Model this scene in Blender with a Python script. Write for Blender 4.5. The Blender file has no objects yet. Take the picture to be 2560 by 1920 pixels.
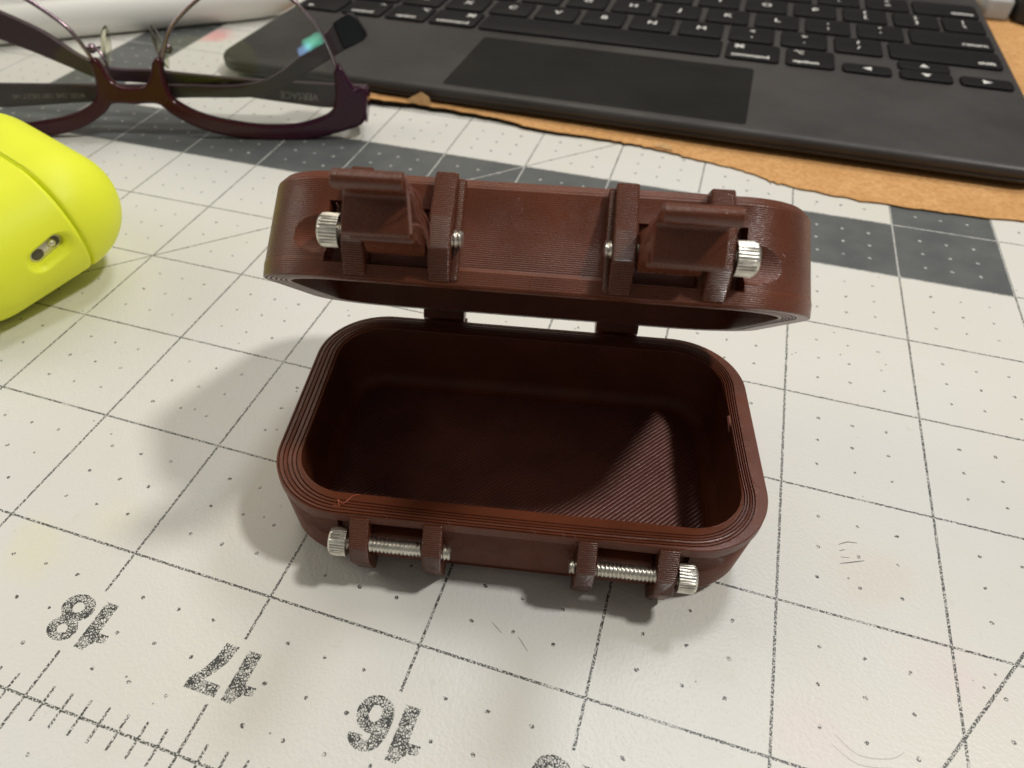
import bpy, bmesh, math, random
from mathutils import Vector, Matrix

random.seed(7)
MM = 0.001
scn = bpy.context.scene
COL = scn.collection

# ------------------------------------------------------------------ camera
cam_d = bpy.data.cameras.new("camera")
cam = bpy.data.objects.new("camera", cam_d)
COL.objects.link(cam)
_r = Vector((0.94774266, 0.31902553, 0.00256281))
_d = Vector((0.22047201, -0.64911703, -0.72803789))
_f = Vector((-0.23059911, 0.6905576, -0.6855321))
_C = Vector((75.0397, -25.3678, 106.5356)) * MM
cam.matrix_world = Matrix(((_r.x, -_d.x, -_f.x, _C.x), (_r.y, -_d.y, -_f.y, _C.y),
                           (_r.z, -_d.z, -_f.z, _C.z), (0, 0, 0, 1)))
cam_d.sensor_width = 36.0
cam_d.lens = 1882.0 / 2560.0 * 36.0
cam_d.shift_x = 0.0445
cam_d.shift_y = 0.0009
cam_d.clip_start = 0.005
cam_d.clip_end = 20.0
cam_d.dof.use_dof = True
cam_d.dof.focus_distance = 0.123
cam_d.dof.aperture_fstop = 29.0
scn.camera = cam

# ------------------------------------------------------------------ world, lamps, exposure
w = bpy.data.worlds.new("World")
scn.world = w
w.use_nodes = True
w.node_tree.nodes["Background"].inputs[0].default_value = (1.0, 0.95, 0.86, 1)
w.node_tree.nodes["Background"].inputs[1].default_value = 0.16
scn.view_settings.view_transform = 'Standard'
scn.view_settings.look = 'None'
scn.view_settings.exposure = 0.0
scn.view_settings.gamma = 1.0


def lamp(name, direction, dist, size, power, col, aim=(56, 62, 5)):
    ld = bpy.data.lights.new(name, 'AREA')
    ld.shape = 'DISK'
    ld.size = size
    ld.energy = power
    ld.color = col
    o = bpy.data.objects.new(name, ld)
    COL.objects.link(o)
    v = Vector(direction).normalized()
    o.location = Vector(aim) * MM + v * dist
    o.rotation_euler = v.to_track_quat('Z', 'Y').to_euler()
    return o


lamp("desk_lamp", (0.56, 0.11, 1.0), 0.95, 0.09, 4.5, (1.0, 0.97, 0.92))
lamp("shelf_lamp", (0.14, 0.48, 1.0), 1.5, 0.22, 5.0, (0.96, 0.97, 1.0))
lamp("floor_lamp", (-1.0, 0.0, 0.55), 1.25, 0.7, 3.6, (1.0, 0.96, 0.84))
lamp("ceiling_lamp", (-0.40, 0.95, 1.5), 1.9, 1.1, 7.5, (1.0, 0.91, 0.74))


def glint_light(name, pos, target, wd, ht, roll, power, col):
    ld = bpy.data.lights.new(name, 'AREA')
    ld.shape = 'RECTANGLE'
    ld.size, ld.size_y = wd * MM, ht * MM
    ld.energy = power
    ld.color = col
    ld.spread = math.radians(12)
    o = bpy.data.objects.new(name, ld)
    COL.objects.link(o)
    o.location = Vector(pos) * MM
    d = (Vector(pos) - Vector(target)).normalized()
    o.rotation_euler = (d.to_track_quat('Z', 'Y').to_matrix() @ Matrix.Rotation(roll, 3, 'Z')).to_euler()
    return o


# tinted area lights added out of view to make the right lens's green-blue reflection
glint_light("lens_glint_green", (104, -192, 30), (-37, 178, 30), 44, 24, 0.45, 0.00026, (0.25, 1.0, 0.72))
glint_light("lens_glint_blue", (84, -199, 15), (-43, 176, 27), 32, 15, 0.45, 0.00012, (0.30, 0.50, 1.0))


# ------------------------------------------------------------------ node helpers
class NT:
    def __init__(self, name):
        self.m = bpy.data.materials.new(name)
        self.m.use_nodes = True
        self.t = self.m.node_tree
        self.b = self.t.nodes["Principled BSDF"]
        self.out = self.t.nodes["Material Output"]

    def n(self, typ, **kw):
        x = self.t.nodes.new(typ)
        for k, v in kw.items():
            setattr(x, k, v)
        return x

    def put(self, sock, v):
        if isinstance(v, bpy.types.NodeSocket):
            self.t.links.new(v, sock)
        elif v is not None:
            sock.default_value = v

    def math(self, op, a, b=None, c=None, clamp=False):
        x = self.n('ShaderNodeMath', operation=op, use_clamp=clamp)
        self.put(x.inputs[0], a)
        if b is not None:
            self.put(x.inputs[1], b)
        if c is not None:
            self.put(x.inputs[2], c)
        return x.outputs[0]

    def coord(self, scale=1000.0):
        tc = self.n('ShaderNodeTexCoord')
        v = self.n('ShaderNodeVectorMath', operation='SCALE')
        self.t.links.new(tc.outputs['Object'], v.inputs[0])
        v.inputs['Scale'].default_value = scale
        return v.outputs[0]

    def xyz(self, v):
        s = self.n('ShaderNodeSeparateXYZ')
        self.t.links.new(v, s.inputs[0])
        return s.outputs

    def noise(self, vec, scale, detail=2.0, rough=0.5, out=0):
        x = self.n('ShaderNodeTexNoise')
        self.t.links.new(vec, x.inputs['Vector'])
        x.inputs['Scale'].default_value = scale
        x.inputs['Detail'].default_value = detail
        x.inputs['Roughness'].default_value = rough
        return x.outputs[out]

    def mix(self, f, a, b, blend='MIX'):
        x = self.n('ShaderNodeMix', data_type='RGBA', blend_type=blend)
        self.put(x.inputs[0], f)
        self.put(x.inputs[6], a)
        self.put(x.inputs[7], b)
        return x.outputs[2]

    def ramp(self, f, lo, hi):
        x = self.n('ShaderNodeMapRange', interpolation_type='SMOOTHSTEP')
        self.put(x.inputs[0], f)
        x.inputs[1].default_value = lo
        x.inputs[2].default_value = hi
        return x.outputs[0]

    def bump(self, h, dist, strength=1.0, prev=None):
        x = self.n('ShaderNodeBump')
        x.inputs['Strength'].default_value = strength
        x.inputs['Distance'].default_value = dist
        self.t.links.new(h, x.inputs['Height'])
        if prev is not None:
            self.t.links.new(prev, x.inputs['Normal'])
        return x.outputs[0]

    def set(self, **kw):
        for k, v in kw.items():
            self.put(self.b.inputs[k.replace('_', ' ')], v)
        return self


def rgb(r, g, b):
    def f(c):
        c /= 255.0
        return c / 12.92 if c <= 0.04045 else ((c + 0.055) / 1.055) ** 2.4
    return (f(r), f(g), f(b), 1.0)


def simple(name, col, rough=0.5, spec=0.5, metal=0.0, var=0.0, nscale=0.3, bumpd=0.0, bscale=2.0):
    s = NT(name)
    s.set(Roughness=rough, Metallic=metal)
    s.b.inputs['Specular IOR Level'].default_value = spec
    v = s.coord()
    if var:
        nz = s.noise(v, nscale, 4)
        dark = tuple(c * (1 - var) for c in col[:3]) + (1,)
        lite = tuple(min(1, c * (1 + var)) for c in col[:3]) + (1,)
        s.set(Base_Color=s.mix(s.ramp(nz, 0.3, 0.7), dark, lite))
    else:
        s.set(Base_Color=col)
    if bumpd:
        s.set(Normal=s.bump(s.noise(v, bscale, 3), bumpd * MM))
    return s.m


# brown printed plastic: fine layer lines along one local axis
def plastic(name, axis, period=0.27, depth=0.03, diag=False, gloss=0.0, tint=(0.136, 0.0365, 0.0160, 1)):
    s = NT(name)
    v = s.coord()
    o = s.xyz(v)
    if diag:
        c = s.math('ADD', s.math('MULTIPLY', o[0], 0.70), s.math('MULTIPLY', o[1], -0.72))
    else:
        c = o[axis]
    wob = s.math('MULTIPLY', s.noise(v, 0.35, 2), 0.12)
    ph = s.math('MULTIPLY', s.math('ADD', c, wob), math.pi / period)
    sn = s.math('ABSOLUTE', s.math('SINE', ph))
    h = s.math('POWER', sn, 0.5 if not diag else 0.4)
    fine = s.noise(v, 5.0, 2)
    big = s.noise(v, 0.12, 3)
    lite = tuple(x * 1.14 for x in tint[:3]) + (1,)
    dk = tuple(x * 0.86 for x in tint[:3]) + (1,)
    s.set(Base_Color=s.mix(s.ramp(big, 0.3, 0.7), dk, lite))
    s.set(Roughness=s.math('MULTIPLY_ADD', fine, 0.34, 0.15 - gloss))
    s.b.inputs['Specular IOR Level'].default_value = 0.42 + 2 * gloss
    n1 = s.bump(fine, 0.045 * MM, 0.7)
    s.set(Normal=s.bump(h, depth * MM, 1.0, n1))
    return s.m


M = {}
M['pla'] = plastic('brown_plastic', 2, 0.28, 0.05)
M['pla_lug'] = plastic('brown_plastic_lug', 2, 0.27, 0.26, gloss=0.09)
M['pla_x'] = plastic('brown_plastic_side', 0, 0.29, 0.11, gloss=0.04)
M['pla_floor'] = plastic('brown_plastic_floor', 2, 0.66, 0.22, diag=True, tint=(0.138, 0.046, 0.034, 1))
M['string'] = simple('brown_strand', (0.26, 0.10, 0.075, 1), 0.3, 0.6)
M['pinkstring'] = simple('pink_strand', (0.52, 0.13, 0.07, 1), 0.4, 0.5)
M['steel'] = simple('screw_steel', (0.70, 0.67, 0.60, 1), 0.35, 0.5, 1.0, 0.12, 0.9, 0.01, 3)
M['steel_dark'] = simple('socket_steel', (0.10, 0.095, 0.08, 1), 0.5, 0.5, 1.0)
M['silicone'] = simple('yellow_silicone', (0.91, 0.965, 0.048, 1), 0.48, 0.32, 0, 0.02, 0.05, 0.006, 6)
M['slotmetal'] = simple('slot_metal', (0.72, 0.68, 0.55, 1), 0.45, 0.5, 0.8)
M['slotdark'] = simple('slot_dark', (0.10, 0.085, 0.05, 1), 0.4)
M['white'] = simple('white_plastic', (0.84, 0.83, 0.78, 1), 0.35, 0.5)
M['greyblock'] = simple('pale_grey_plastic', (0.45, 0.45, 0.44, 1), 0.5, 0.4, 0, 0.1, 0.1)
M['gadget'] = simple('dark_plastic', (0.025, 0.023, 0.020, 1), 0.45)
M['blue'] = simple('pale_blue_plastic', (0.35, 0.58, 0.80, 1), 0.4)
M['rimmetal'] = simple('purple_metal', (0.30, 0.22, 0.25, 1), 0.24, 0.5, 0.95)
M['temple'] = simple('purple_grey_temple', (0.055, 0.027, 0.036, 1), 0.42, 0.5)
M['tip'] = simple('black_temple_tip', (0.010, 0.007, 0.009, 1), 0.35, 0.25)
M['pad'] = None
M['deck'] = None
M['key'] = simple('key_plastic', (0.0045, 0.0036, 0.0044, 1), 0.5, 0.20, 0, 0.15, 0.2)
M['legend'] = simple('legend_print', (0.78, 0.76, 0.72, 1), 0.6)
M['pad_dark'] = simple('trackpad_glass', (0.0085, 0.0077, 0.0062, 1), 0.44, 0.18, 0, 0.30, 0.05)
M['templeprint'] = simple('temple_print', (0.36, 0.31, 0.31, 1), 0.5)
M['flap'] = simple('torn_paper', (0.62, 0.38, 0.18, 1), 0.8, 0.2, 0, 0.1, 0.5)
M['gapshade'] = simple('card_gap_shade', (0.022, 0.016, 0.011, 1), 0.9, 0.1)  # near-black: the shade of the gap under the liner, put into the colour


def browline_mat():
    s = NT('browline_enamel')
    o = s.xyz(s.coord())
    f = s.ramp(s.math('ABSOLUTE', s.math('ADD', o[0], 42.0)), 12.0, 62.0)
    s.set(Base_Color=s.mix(f, (0.050, 0.009, 0.011, 1), (0.036, 0.005, 0.020, 1)), Roughness=0.15)
    s.b.inputs['Specular IOR Level'].default_value = 0.32
    return s.m


M['brow'] = browline_mat()


def deck_mat():
    s = NT('keyboard_deck')
    v = s.coord()
    big = s.noise(v, 0.025, 4)
    sp = s.ramp(s.noise(v, 0.9, 2, 0.6), 0.70, 0.80)
    patch = s.ramp(s.noise(v, 0.05, 3), 0.52, 0.70)
    base = s.mix(s.ramp(big, 0.3, 0.7), (0.029, 0.026, 0.0245, 1), (0.049, 0.043, 0.041, 1))
    dust = s.math('MULTIPLY', s.math('MULTIPLY', sp, patch), 0.8)
    s.set(Base_Color=s.mix(dust, base, (0.22, 0.21, 0.19, 1)),
          Roughness=s.math('MULTIPLY_ADD', s.ramp(s.noise(v, 0.035, 5, 0.6), 0.3, 0.7), 0.24, 0.40), Normal=s.bump(s.noise(v, 4.0, 2), 0.02 * MM))
    s.b.inputs['Specular IOR Level'].default_value = 0.42
    return s.m


M['deck'] = deck_mat()


def card_mat():
    s = NT('cardboard_liner')
    v = s.coord()
    fib = s.noise(v, 0.7, 5, 0.65)
    big = s.noise(v, 0.06, 3)
    sp = s.ramp(s.noise(v, 1.6, 2), 0.66, 0.74)
    c = s.mix(s.ramp(fib, 0.3, 0.7), (0.54, 0.28, 0.105, 1), (0.72, 0.41, 0.175, 1))
    c = s.mix(s.math('MULTIPLY', s.ramp(big, 0.4, 0.7), 0.35), c, (0.50, 0.25, 0.08, 1))
    c = s.mix(s.math('MULTIPLY', sp, 0.35), c, (0.25, 0.11, 0.04, 1))
    s.set(Base_Color=c, Roughness=0.8, Normal=s.bump(fib, 0.08 * MM))
    s.b.inputs['Specular IOR Level'].default_value = 0.2
    return s.m


M['card'] = card_mat()


def clear_mat(name, tint, refl, rough=0.03):
    s = NT(name)
    tr = s.n('ShaderNodeBsdfTransparent')
    tr.inputs[0].default_value = tint
    gl = s.n('ShaderNodeBsdfGlossy')
    gl.inputs['Color'].default_value = refl
    gl.inputs['Roughness'].default_value = rough
    fr = s.n('ShaderNodeFresnel')
    fr.inputs[0].default_value = 1.25
    mx = s.n('ShaderNodeMixShader')
    s.t.links.new(fr.outputs[0], mx.inputs[0])
    s.t.links.new(tr.outputs[0], mx.inputs[1])
    s.t.links.new(gl.outputs[0], mx.inputs[2])
    s.t.links.new(mx.outputs[0], s.out.inputs[0])
    return s.m


M['lens'] = clear_mat('lens_glass', (0.965, 0.965, 0.955, 1), (0.80, 0.92, 0.86, 1))
M['pad'] = clear_mat('nose_pad_silicone', (0.86, 0.86, 0.78, 1), (1, 1, 0.95, 1), 0.15)


def print_mat(name, col, hole):
    """silkscreen print that the grain of the mat shows through"""
    s = NT(name)
    v = s.coord()
    vo = s.n('ShaderNodeTexVoronoi', feature='DISTANCE_TO_EDGE')
    nz = s.n('ShaderNodeTexNoise')
    nz.inputs['Scale'].default_value = 1.2
    s.t.links.new(v, nz.inputs['Vector'])
    add = s.n('ShaderNodeVectorMath', operation='ADD')
    s.t.links.new(v, add.inputs[0])
    s.t.links.new(nz.outputs['Color'], add.inputs[1])
    s.t.links.new(add.outputs[0], vo.inputs['Vector'])
    vo.inputs['Scale'].default_value = 2.6
    wear = s.ramp(s.noise(v, 0.5, 3), 0.35, 0.75)
    thr = s.math('MULTIPLY_ADD', wear, 0.20, hole)
    a = s.math('LESS_THAN', vo.outputs[0], thr)
    tr = s.n('ShaderNodeBsdfTransparent')
    mx = s.n('ShaderNodeMixShader')
    s.put(mx.inputs[0], a)
    s.t.links.new(tr.outputs[0], mx.inputs[1])
    s.t.links.new(s.b.outputs[0], mx.inputs[2])
    s.t.links.new(mx.outputs[0], s.out.inputs[0])
    s.set(Base_Color=col, Roughness=0.5)
    return s.m


M['numprint'] = print_mat('number_print', (0.050, 0.050, 0.047, 1), 0.075)


def mat_material():
    s = NT('cutting_mat_vinyl')
    v = s.coord(1000.0)
    o = s.xyz(v)
    jit = s.noise(v, 1.3, 2)
    jx = s.math('MULTIPLY_ADD', jit, 0.10, -0.05)
    jy = s.math('MULTIPLY_ADD', s.noise(v, 1.1, 2), 0.10, -0.05)
    X = s.math('DIVIDE', s.math('ADD', o[0], jx), 25.4)
    Y = s.math('DIVIDE', s.math('ADD', o[1], jy), 25.4)
    m = s.math

    def near_int(a, k=1.0):           # distance in mm to the nearest multiple of 1/k inch
        ak = m('MULTIPLY', a, k)
        return m('MULTIPLY', m('ABSOLUTE', m('SUBTRACT', ak, m('ROUND', ak))), 25.4 / k)

    def band(a, lo, hi):
        return m('MULTIPLY', m('GREATER_THAN', a, lo), m('LESS_THAN', a, hi))

    def thin(dist, wd):
        return m('LESS_THAN', dist, wd)

    vx = thin(near_int(X), 0.22)
    hy = thin(near_int(Y), 0.22)
    # each inch line stops short of its printed number
    vx = m('MULTIPLY', vx, m('SUBTRACT', 1.0, band(Y, 0.29, 0.70)))
    # ruler ticks every eighth of an inch
    tick = m('MULTIPLY', thin(near_int(X, 8.0), 0.20), band(Y, -0.105, 0.10))
    # diagonals
    d45 = thin(m('MULTIPLY', m('ABSOLUTE', m('SUBTRACT', m('SUBTRACT', Y, X), 6.0)), 25.4 * 0.7071), 0.20)
    d60 = thin(m('MULTIPLY', m('ABSOLUTE', m('SUBTRACT', m('SUBTRACT', Y, 1.62), m('MULTIPLY', m('SUBTRACT', X, 5.11), 1.62))), 25.4 * 0.525), 0.24)
    d60 = m('MULTIPLY', d60, m('GREATER_THAN', X, 3.0))
    line = m('MAXIMUM', m('MAXIMUM', vx, hy), m('MAXIMUM', tick, m('MAXIMUM', d45, d60)))
    # quarter-inch dots inside each square
    X4 = m('MULTIPLY', X, 4.0)
    Y4 = m('MULTIPLY', Y, 4.0)
    okx = m('GREATER_THAN', near_int(X), 4.0)
    oky = m('GREATER_THAN', near_int(Y), 4.0)
    wob = s.n('ShaderNodeTexNoise')
    s.t.links.new(v, wob.inputs['Vector'])
    wob.inputs['Scale'].default_value = 0.21
    wc = s.n('ShaderNodeSeparateColor')
    s.t.links.new(wob.outputs['Color'], wc.inputs[0])
    dx = near_int(m('MULTIPLY_ADD', m('SUBTRACT', wc.outputs[0], 0.5), 0.05, X), 4.0)
    dy = near_int(m('MULTIPLY_ADD', m('SUBTRACT', wc.outputs[1], 0.5), 0.05, Y), 4.0)
    dd = m('SQRT', m('ADD', m('MULTIPLY', dx, dx), m('MULTIPLY', dy, dy)))
    dot = m('MULTIPLY', m('MULTIPLY', okx, oky), thin(dd, m('MULTIPLY_ADD', s.noise(v, 0.9, 1), 0.34, m('MULTIPLY_ADD', m('GREATER_THAN', Y, 6.0), 0.11, 0.14))))
    # woven, broken look of the print
    grain = s.noise(v, 3.2, 2, 0.6)
    solid = m('GREATER_THAN', grain, 0.47)
    wear = m('GREATER_THAN', s.noise(v, 0.11, 3), 0.36)
    mark = m('MULTIPLY', m('MAXIMUM', line, dot), m('MAXIMUM', solid, 0.12))
    mark = m('MULTIPLY', mark, m('MULTIPLY_ADD', wear, 0.35, 0.65))
    # dark frame one inch wide
    frame = m('MAXIMUM',
              m('MULTIPLY', m('MAXIMUM', band(X, -6.0, -5.0), band(X, 5.0, 6.0)), band(Y, 6.0, 23.0)),
              m('MULTIPLY', m('MAXIMUM', band(Y, 6.0, 7.0), band(Y, 22.0, 23.0)), band(X, -6.0, 6.0)))
    # vinyl colour, smudges and stains
    big = s.noise(v, 0.018, 4)
    mid = s.noise(v, 0.09, 4, 0.6)
    sm = s.ramp(s.noise(v, 0.30, 5, 0.7), 0.60, 0.78)
    white = s.mix(s.ramp(big, 0.3, 0.7), (0.715, 0.698, 0.635, 1), (0.730, 0.722, 0.690, 1))
    white = s.mix(m('MULTIPLY', sm, 0.24), white, (0.40, 0.38, 0.31, 1))
    white = s.mix(m('MULTIPLY', s.ramp(mid, 0.55, 0.8), 0.12), white, (0.62, 0.56, 0.42, 1))

    def stain(cx, cy, r, col, k, base):
        a, b = m('SUBTRACT', o[0], cx), m('SUBTRACT', o[1], cy)
        q = m('SQRT', m('ADD', m('MULTIPLY', a, a), m('MULTIPLY', b, b)))
        q = m('ADD', q, m('MULTIPLY_ADD', mid, 1.6 * r, -0.8 * r))
        f = m('MULTIPLY', m('SUBTRACT', 1.0, s.ramp(q, 0.2 * r, r)), k)
        return s.mix(f, base, col)

    white = stain(-17, 21, 8, (0.80, 0.76, 0.33, 1), 0.20, white)
    white = stain(-8, 30, 6, (0.80, 0.76, 0.40, 1), 0.14, white)
    white = stain(127, 46, 9, (0.80, 0.58, 0.60, 1), 0.26, white)
    white = stain(107, 30, 7, (0.80, 0.58, 0.60, 1), 0.22, white)
    white = stain(115, 60, 9, (0.66, 0.55, 0.42, 1), 0.20, white)
    white = stain(-123, 246, 10, (0.85, 0.35, 0.36, 1), 0.75, white)
    white = stain(92, 12, 9, (0.60, 0.53, 0.42, 1), 0.30, white)
    # knife scratches and stray specks
    sc = s.n('ShaderNodeTexVoronoi', feature='F1')
    s.t.links.new(v, sc.inputs['Vector'])
    sc.inputs['Scale'].default_value = 0.16
    speck = m('MULTIPLY', thin(sc.outputs['Distance'], 0.035), 0.8)
    white = s.mix(speck, white, (0.16, 0.14, 0.11, 1))
    grey = s.mix(s.ramp(mid, 0.3, 0.7), (0.100, 0.107, 0.108, 1), (0.128, 0.134, 0.132, 1))
    base = s.mix(frame, white, grey)
    ink = s.mix(frame, (0.070, 0.070, 0.066, 1), (0.62, 0.62, 0.58, 1))
    s.set(Base_Color=s.mix(mark, base, ink))
    leather = s.n('ShaderNodeTexVoronoi', feature='SMOOTH_F1')
    s.t.links.new(v, leather.inputs['Vector'])
    leather.inputs['Scale'].default_value = 1.9
    hgt = m('ADD', m('MULTIPLY', leather.outputs['Distance'], 0.6), m('MULTIPLY', s.noise(v, 3.0, 3), 0.5))
    s.set(Roughness=m('MULTIPLY_ADD', mid, 0.14, 0.29), Normal=s.bump(hgt, 0.085 * MM, 1.0))
    s.b.inputs['Specular IOR Level'].default_value = 0.45
    return s.m


M['mat'] = mat_material()


# ------------------------------------------------------------------ mesh helpers (all in mm)
def link(name, me, mat=None, parent=None, loc=None, rot=None, smooth=None):
    o = bpy.data.objects.new(name, me)
    COL.objects.link(o)
    if mat is not None and not me.materials:
        me.materials.append(mat)
    if parent is not None:
        o.parent = parent
    if loc is not None:
        o.location = Vector(loc) * MM
    if rot is not None:
        o.rotation_euler = rot
    return o


def mesh(name, verts, faces, smooth=35):
    me = bpy.data.meshes.new(name)
    me.from_pydata([(a * MM, b * MM, c * MM) for a, b, c in verts], [], faces)
    me.update()
    if smooth:
        me.polygons.foreach_set('use_smooth', [True] * len(me.polygons))
        me.set_sharp_from_angle(angle=math.radians(smooth))
    return me


def from_bm(name, bm, smooth=35):
    bmesh.ops.recalc_face_normals(bm, faces=bm.faces)
    bmesh.ops.scale(bm, vec=(MM, MM, MM), verts=bm.verts)
    me = bpy.data.meshes.new(name)
    bm.to_mesh(me)
    bm.free()
    if smooth:
        me.polygons.foreach_set('use_smooth', [True] * len(me.polygons))
        me.set_sharp_from_angle(angle=math.radians(smooth))
    return me


def empty(name, label, cat, loc=(0, 0, 0), rz=0.0):
    o = bpy.data.objects.new(name, None)
    COL.objects.link(o)
    o.empty_display_size = 0.01
    o.location = Vector(loc) * MM
    o.rotation_euler = (0, 0, rz)
    o['label'] = label
    o['category'] = cat
    return o


def tag(o, label, cat):
    o['label'] = label
    o['category'] = cat
    return o


def rings(levels, cap0=True, cap1=True, closed=False):
    """stack of equally long point loops -> verts, faces"""
    n = len(levels[0])
    V = [p for L in levels for p in L]
    F = []
    for k in range(len(levels) - 1):
        a, b = k * n, (k + 1) * n
        for i in range(n):
            j = (i + 1) % n
            F.append((a + i, a + j, b + j, b + i))
    if cap0:
        F.append(tuple(reversed(range(n))))
    if cap1:
        F.append(tuple(range((len(levels) - 1) * n, len(levels) * n)))
    return V, F


def prism(poly, x0, x1, bev=0.25, seg=2, axis='x'):
    """polygon in (y,z) pulled along x, edges rounded"""
    bm = bmesh.new()
    a = [bm.verts.new((x0, p[0], p[1])) for p in poly]
    b = [bm.verts.new((x1, p[0], p[1])) for p in poly]
    bm.faces.new(a)
    bm.faces.new(list(reversed(b)))
    n = len(poly)
    for i in range(n):
        bm.faces.new((a[i], b[i], b[(i + 1) % n], a[(i + 1) % n]))
    bmesh.ops.recalc_face_normals(bm, faces=bm.faces)
    if bev:
        es = [e for e in bm.edges if len(e.link_faces) == 2 and e.calc_face_angle() > math.radians(24)]
        bmesh.ops.bevel(bm, geom=es, offset=bev, segments=seg, profile=0.5, affect='EDGES', clamp_overlap=True)
    return bm


def rrect(wd, dp, r, n_side=1, n_corner=8, n_front=None, n_fc=None, n_end=None):
    """points of a rounded rectangle, counter-clockwise, the same count for every inset"""
    pts = []
    n_front = n_front or n_side
    n_fc = n_fc or n_corner
    n_end = n_end or n_side
    hx, hy = wd / 2 - r, dp / 2 - r

    def seg(p, q, n):
        for i in range(n):
            t = i / n
            pts.append((p[0] + (q[0] - p[0]) * t, p[1] + (q[1] - p[1]) * t))

    def arc(cx, cy, a0, n):
        for i in range(n):
            a = math.radians(a0 + 90 * i / n)
            pts.append((cx + r * math.cos(a), cy + r * math.sin(a)))
    seg((-hx, -dp / 2), (hx, -dp / 2), n_front)
    arc(hx, -hy, -90, n_fc)
    seg((wd / 2, -hy), (wd / 2, hy), n_end)
    arc(hx, hy, 0, n_corner)
    seg((hx, dp / 2), (-hx, dp / 2), n_side)
    arc(-hx, hy, 90, n_corner)
    seg((-wd / 2, hy), (-wd / 2, -hy), n_end)
    arc(-hx, -hy, 180, n_fc)
    return pts


def tube(name, pts, r, seg=8, closed=False, taper=None):
    P = [Vector(p) for p in pts]
    n = len(P)
    V, F = [], []
    up = Vector((0.13, 0.31, 0.94)).normalized()
    prev = None
    for i in range(n):
        if closed:
            t = (P[(i + 1) % n] - P[i - 1]).normalized()
        else:
            t = (P[min(i + 1, n - 1)] - P[max(i - 1, 0)]).normalized()
        if prev is None:
            a = t.cross(up).normalized()
        else:
            a = (prev - t * prev.dot(t)).normalized()
        prev = a
        b = t.cross(a)
        rr = r if taper is None else r * taper(i / (n - 1))
        for k in range(seg):
            q = 2 * math.pi * k / seg
            c = P[i] + a * (math.cos(q) * rr) + b * (math.sin(q) * rr)
            V.append(tuple(c))
    m = n if closed else n - 1
    for i in range(m):
        for k in range(seg):
            j = (i + 1) % n
            F.append((i * seg + k, i * seg + (k + 1) % seg, j * seg + (k + 1) % seg, j * seg + k))
    if not closed:
        F.append(tuple(reversed(range(seg))))
        F.append(tuple(range((n - 1) * seg, n * seg)))
    return mesh(name, V, F, 60)


def smooth_path(pts, sub=6, closed=False):
    """Catmull-Rom through the points"""
    P = [Vector(p) for p in pts]
    n = len(P)
    out = []
    rng = range(n) if closed else range(n - 1)
    for i in rng:
        if closed:
            p0, p1, p2, p3 = P[i - 1], P[i], P[(i + 1) % n], P[(i + 2) % n]
        else:
            p0, p1, p2, p3 = P[max(i - 1, 0)], P[i], P[i + 1], P[min(i + 2, n - 1)]
        for k in range(sub):
            t = k / sub
            out.append(0.5 * ((2 * p1) + (p2 - p0) * t + (2 * p0 - 5 * p1 + 4 * p2 - p3) * t * t
                              + (3 * p1 - p0 - 3 * p2 + p3) * t ** 3))
    if not closed:
        out.append(P[-1])
    return out


def flat_curve(name, loops, extrude=0.0, bevel=0.0, res=2):
    """filled 2D outline(s) with holes -> mesh, optional thickness and rounded edge"""
    cu = bpy.data.curves.new(name, 'CURVE')
    cu.dimensions = '2D'
    cu.fill_mode = 'BOTH'
    cu.extrude = extrude * MM
    cu.bevel_depth = bevel * MM
    cu.bevel_resolution = res
    for L in loops:
        sp = cu.splines.new('POLY')
        sp.points.add(len(L) - 1)
        for p, q in zip(sp.points, L):
            p.co = (q[0] * MM, q[1] * MM, 0, 1)
        sp.use_cyclic_u = True
    return curve_to_mesh(name, cu)


def curve_to_mesh(name, cu):
    tmp = bpy.data.objects.new(name + '_tmp', cu)
    COL.objects.link(tmp)
    dg = bpy.context.evaluated_depsgraph_get()
    me = bpy.data.meshes.new_from_object(tmp.evaluated_get(dg))
    me.name = name
    bpy.data.objects.remove(tmp)
    bpy.data.curves.remove(cu)
    return me


_tx = {}


def text_mesh(body, size, align='CENTER', bold=0.0):
    k = (body, size, align, bold)
    if k not in _tx:
        cu = bpy.data.curves.new('legend', 'FONT')
        cu.body = body
        cu.size = size * MM
        cu.align_x = align
        cu.align_y = 'CENTER'
        cu.offset = bold * MM
        cu.resolution_u = 3
        _tx[k] = curve_to_mesh('legend', cu)
    return _tx[k]


# ------------------------------------------------------------------ cutting mat
def slab(name, x0, x1, y0, y1, z0, z1):
    V = [(x0, y0, z0), (x1, y0, z0), (x1, y1, z0), (x0, y1, z0), (x0, y0, z1), (x1, y0, z1), (x1, y1, z1), (x0, y1, z1)]
    F = [(3, 2, 1, 0), (4, 5, 6, 7), (0, 1, 5, 4), (1, 2, 6, 5), (2, 3, 7, 6), (3, 0, 4, 7)]
    return mesh(name, V, F, 0)


cut_mat = link('cutting_mat', slab('cutting_mat', -430, 420, -170, 620, -2.0, 0.0), M['mat'])
tag(cut_mat, 'off-white cutting mat with inch grid, grey frame band and ruler numbers', 'cutting mat')


# heavy printed numerals; glyph box 0..1 high, seen upside down from here
def ring_poly(cx, cy, rx, ry, n=28, a0=0, a1=360):
    return [(cx + rx * math.cos(math.radians(a0 + (a1 - a0) * i / n)), cy + ry * math.sin(math.radians(a0 + (a1 - a0) * i / n)))
            for i in range(n)]


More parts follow.
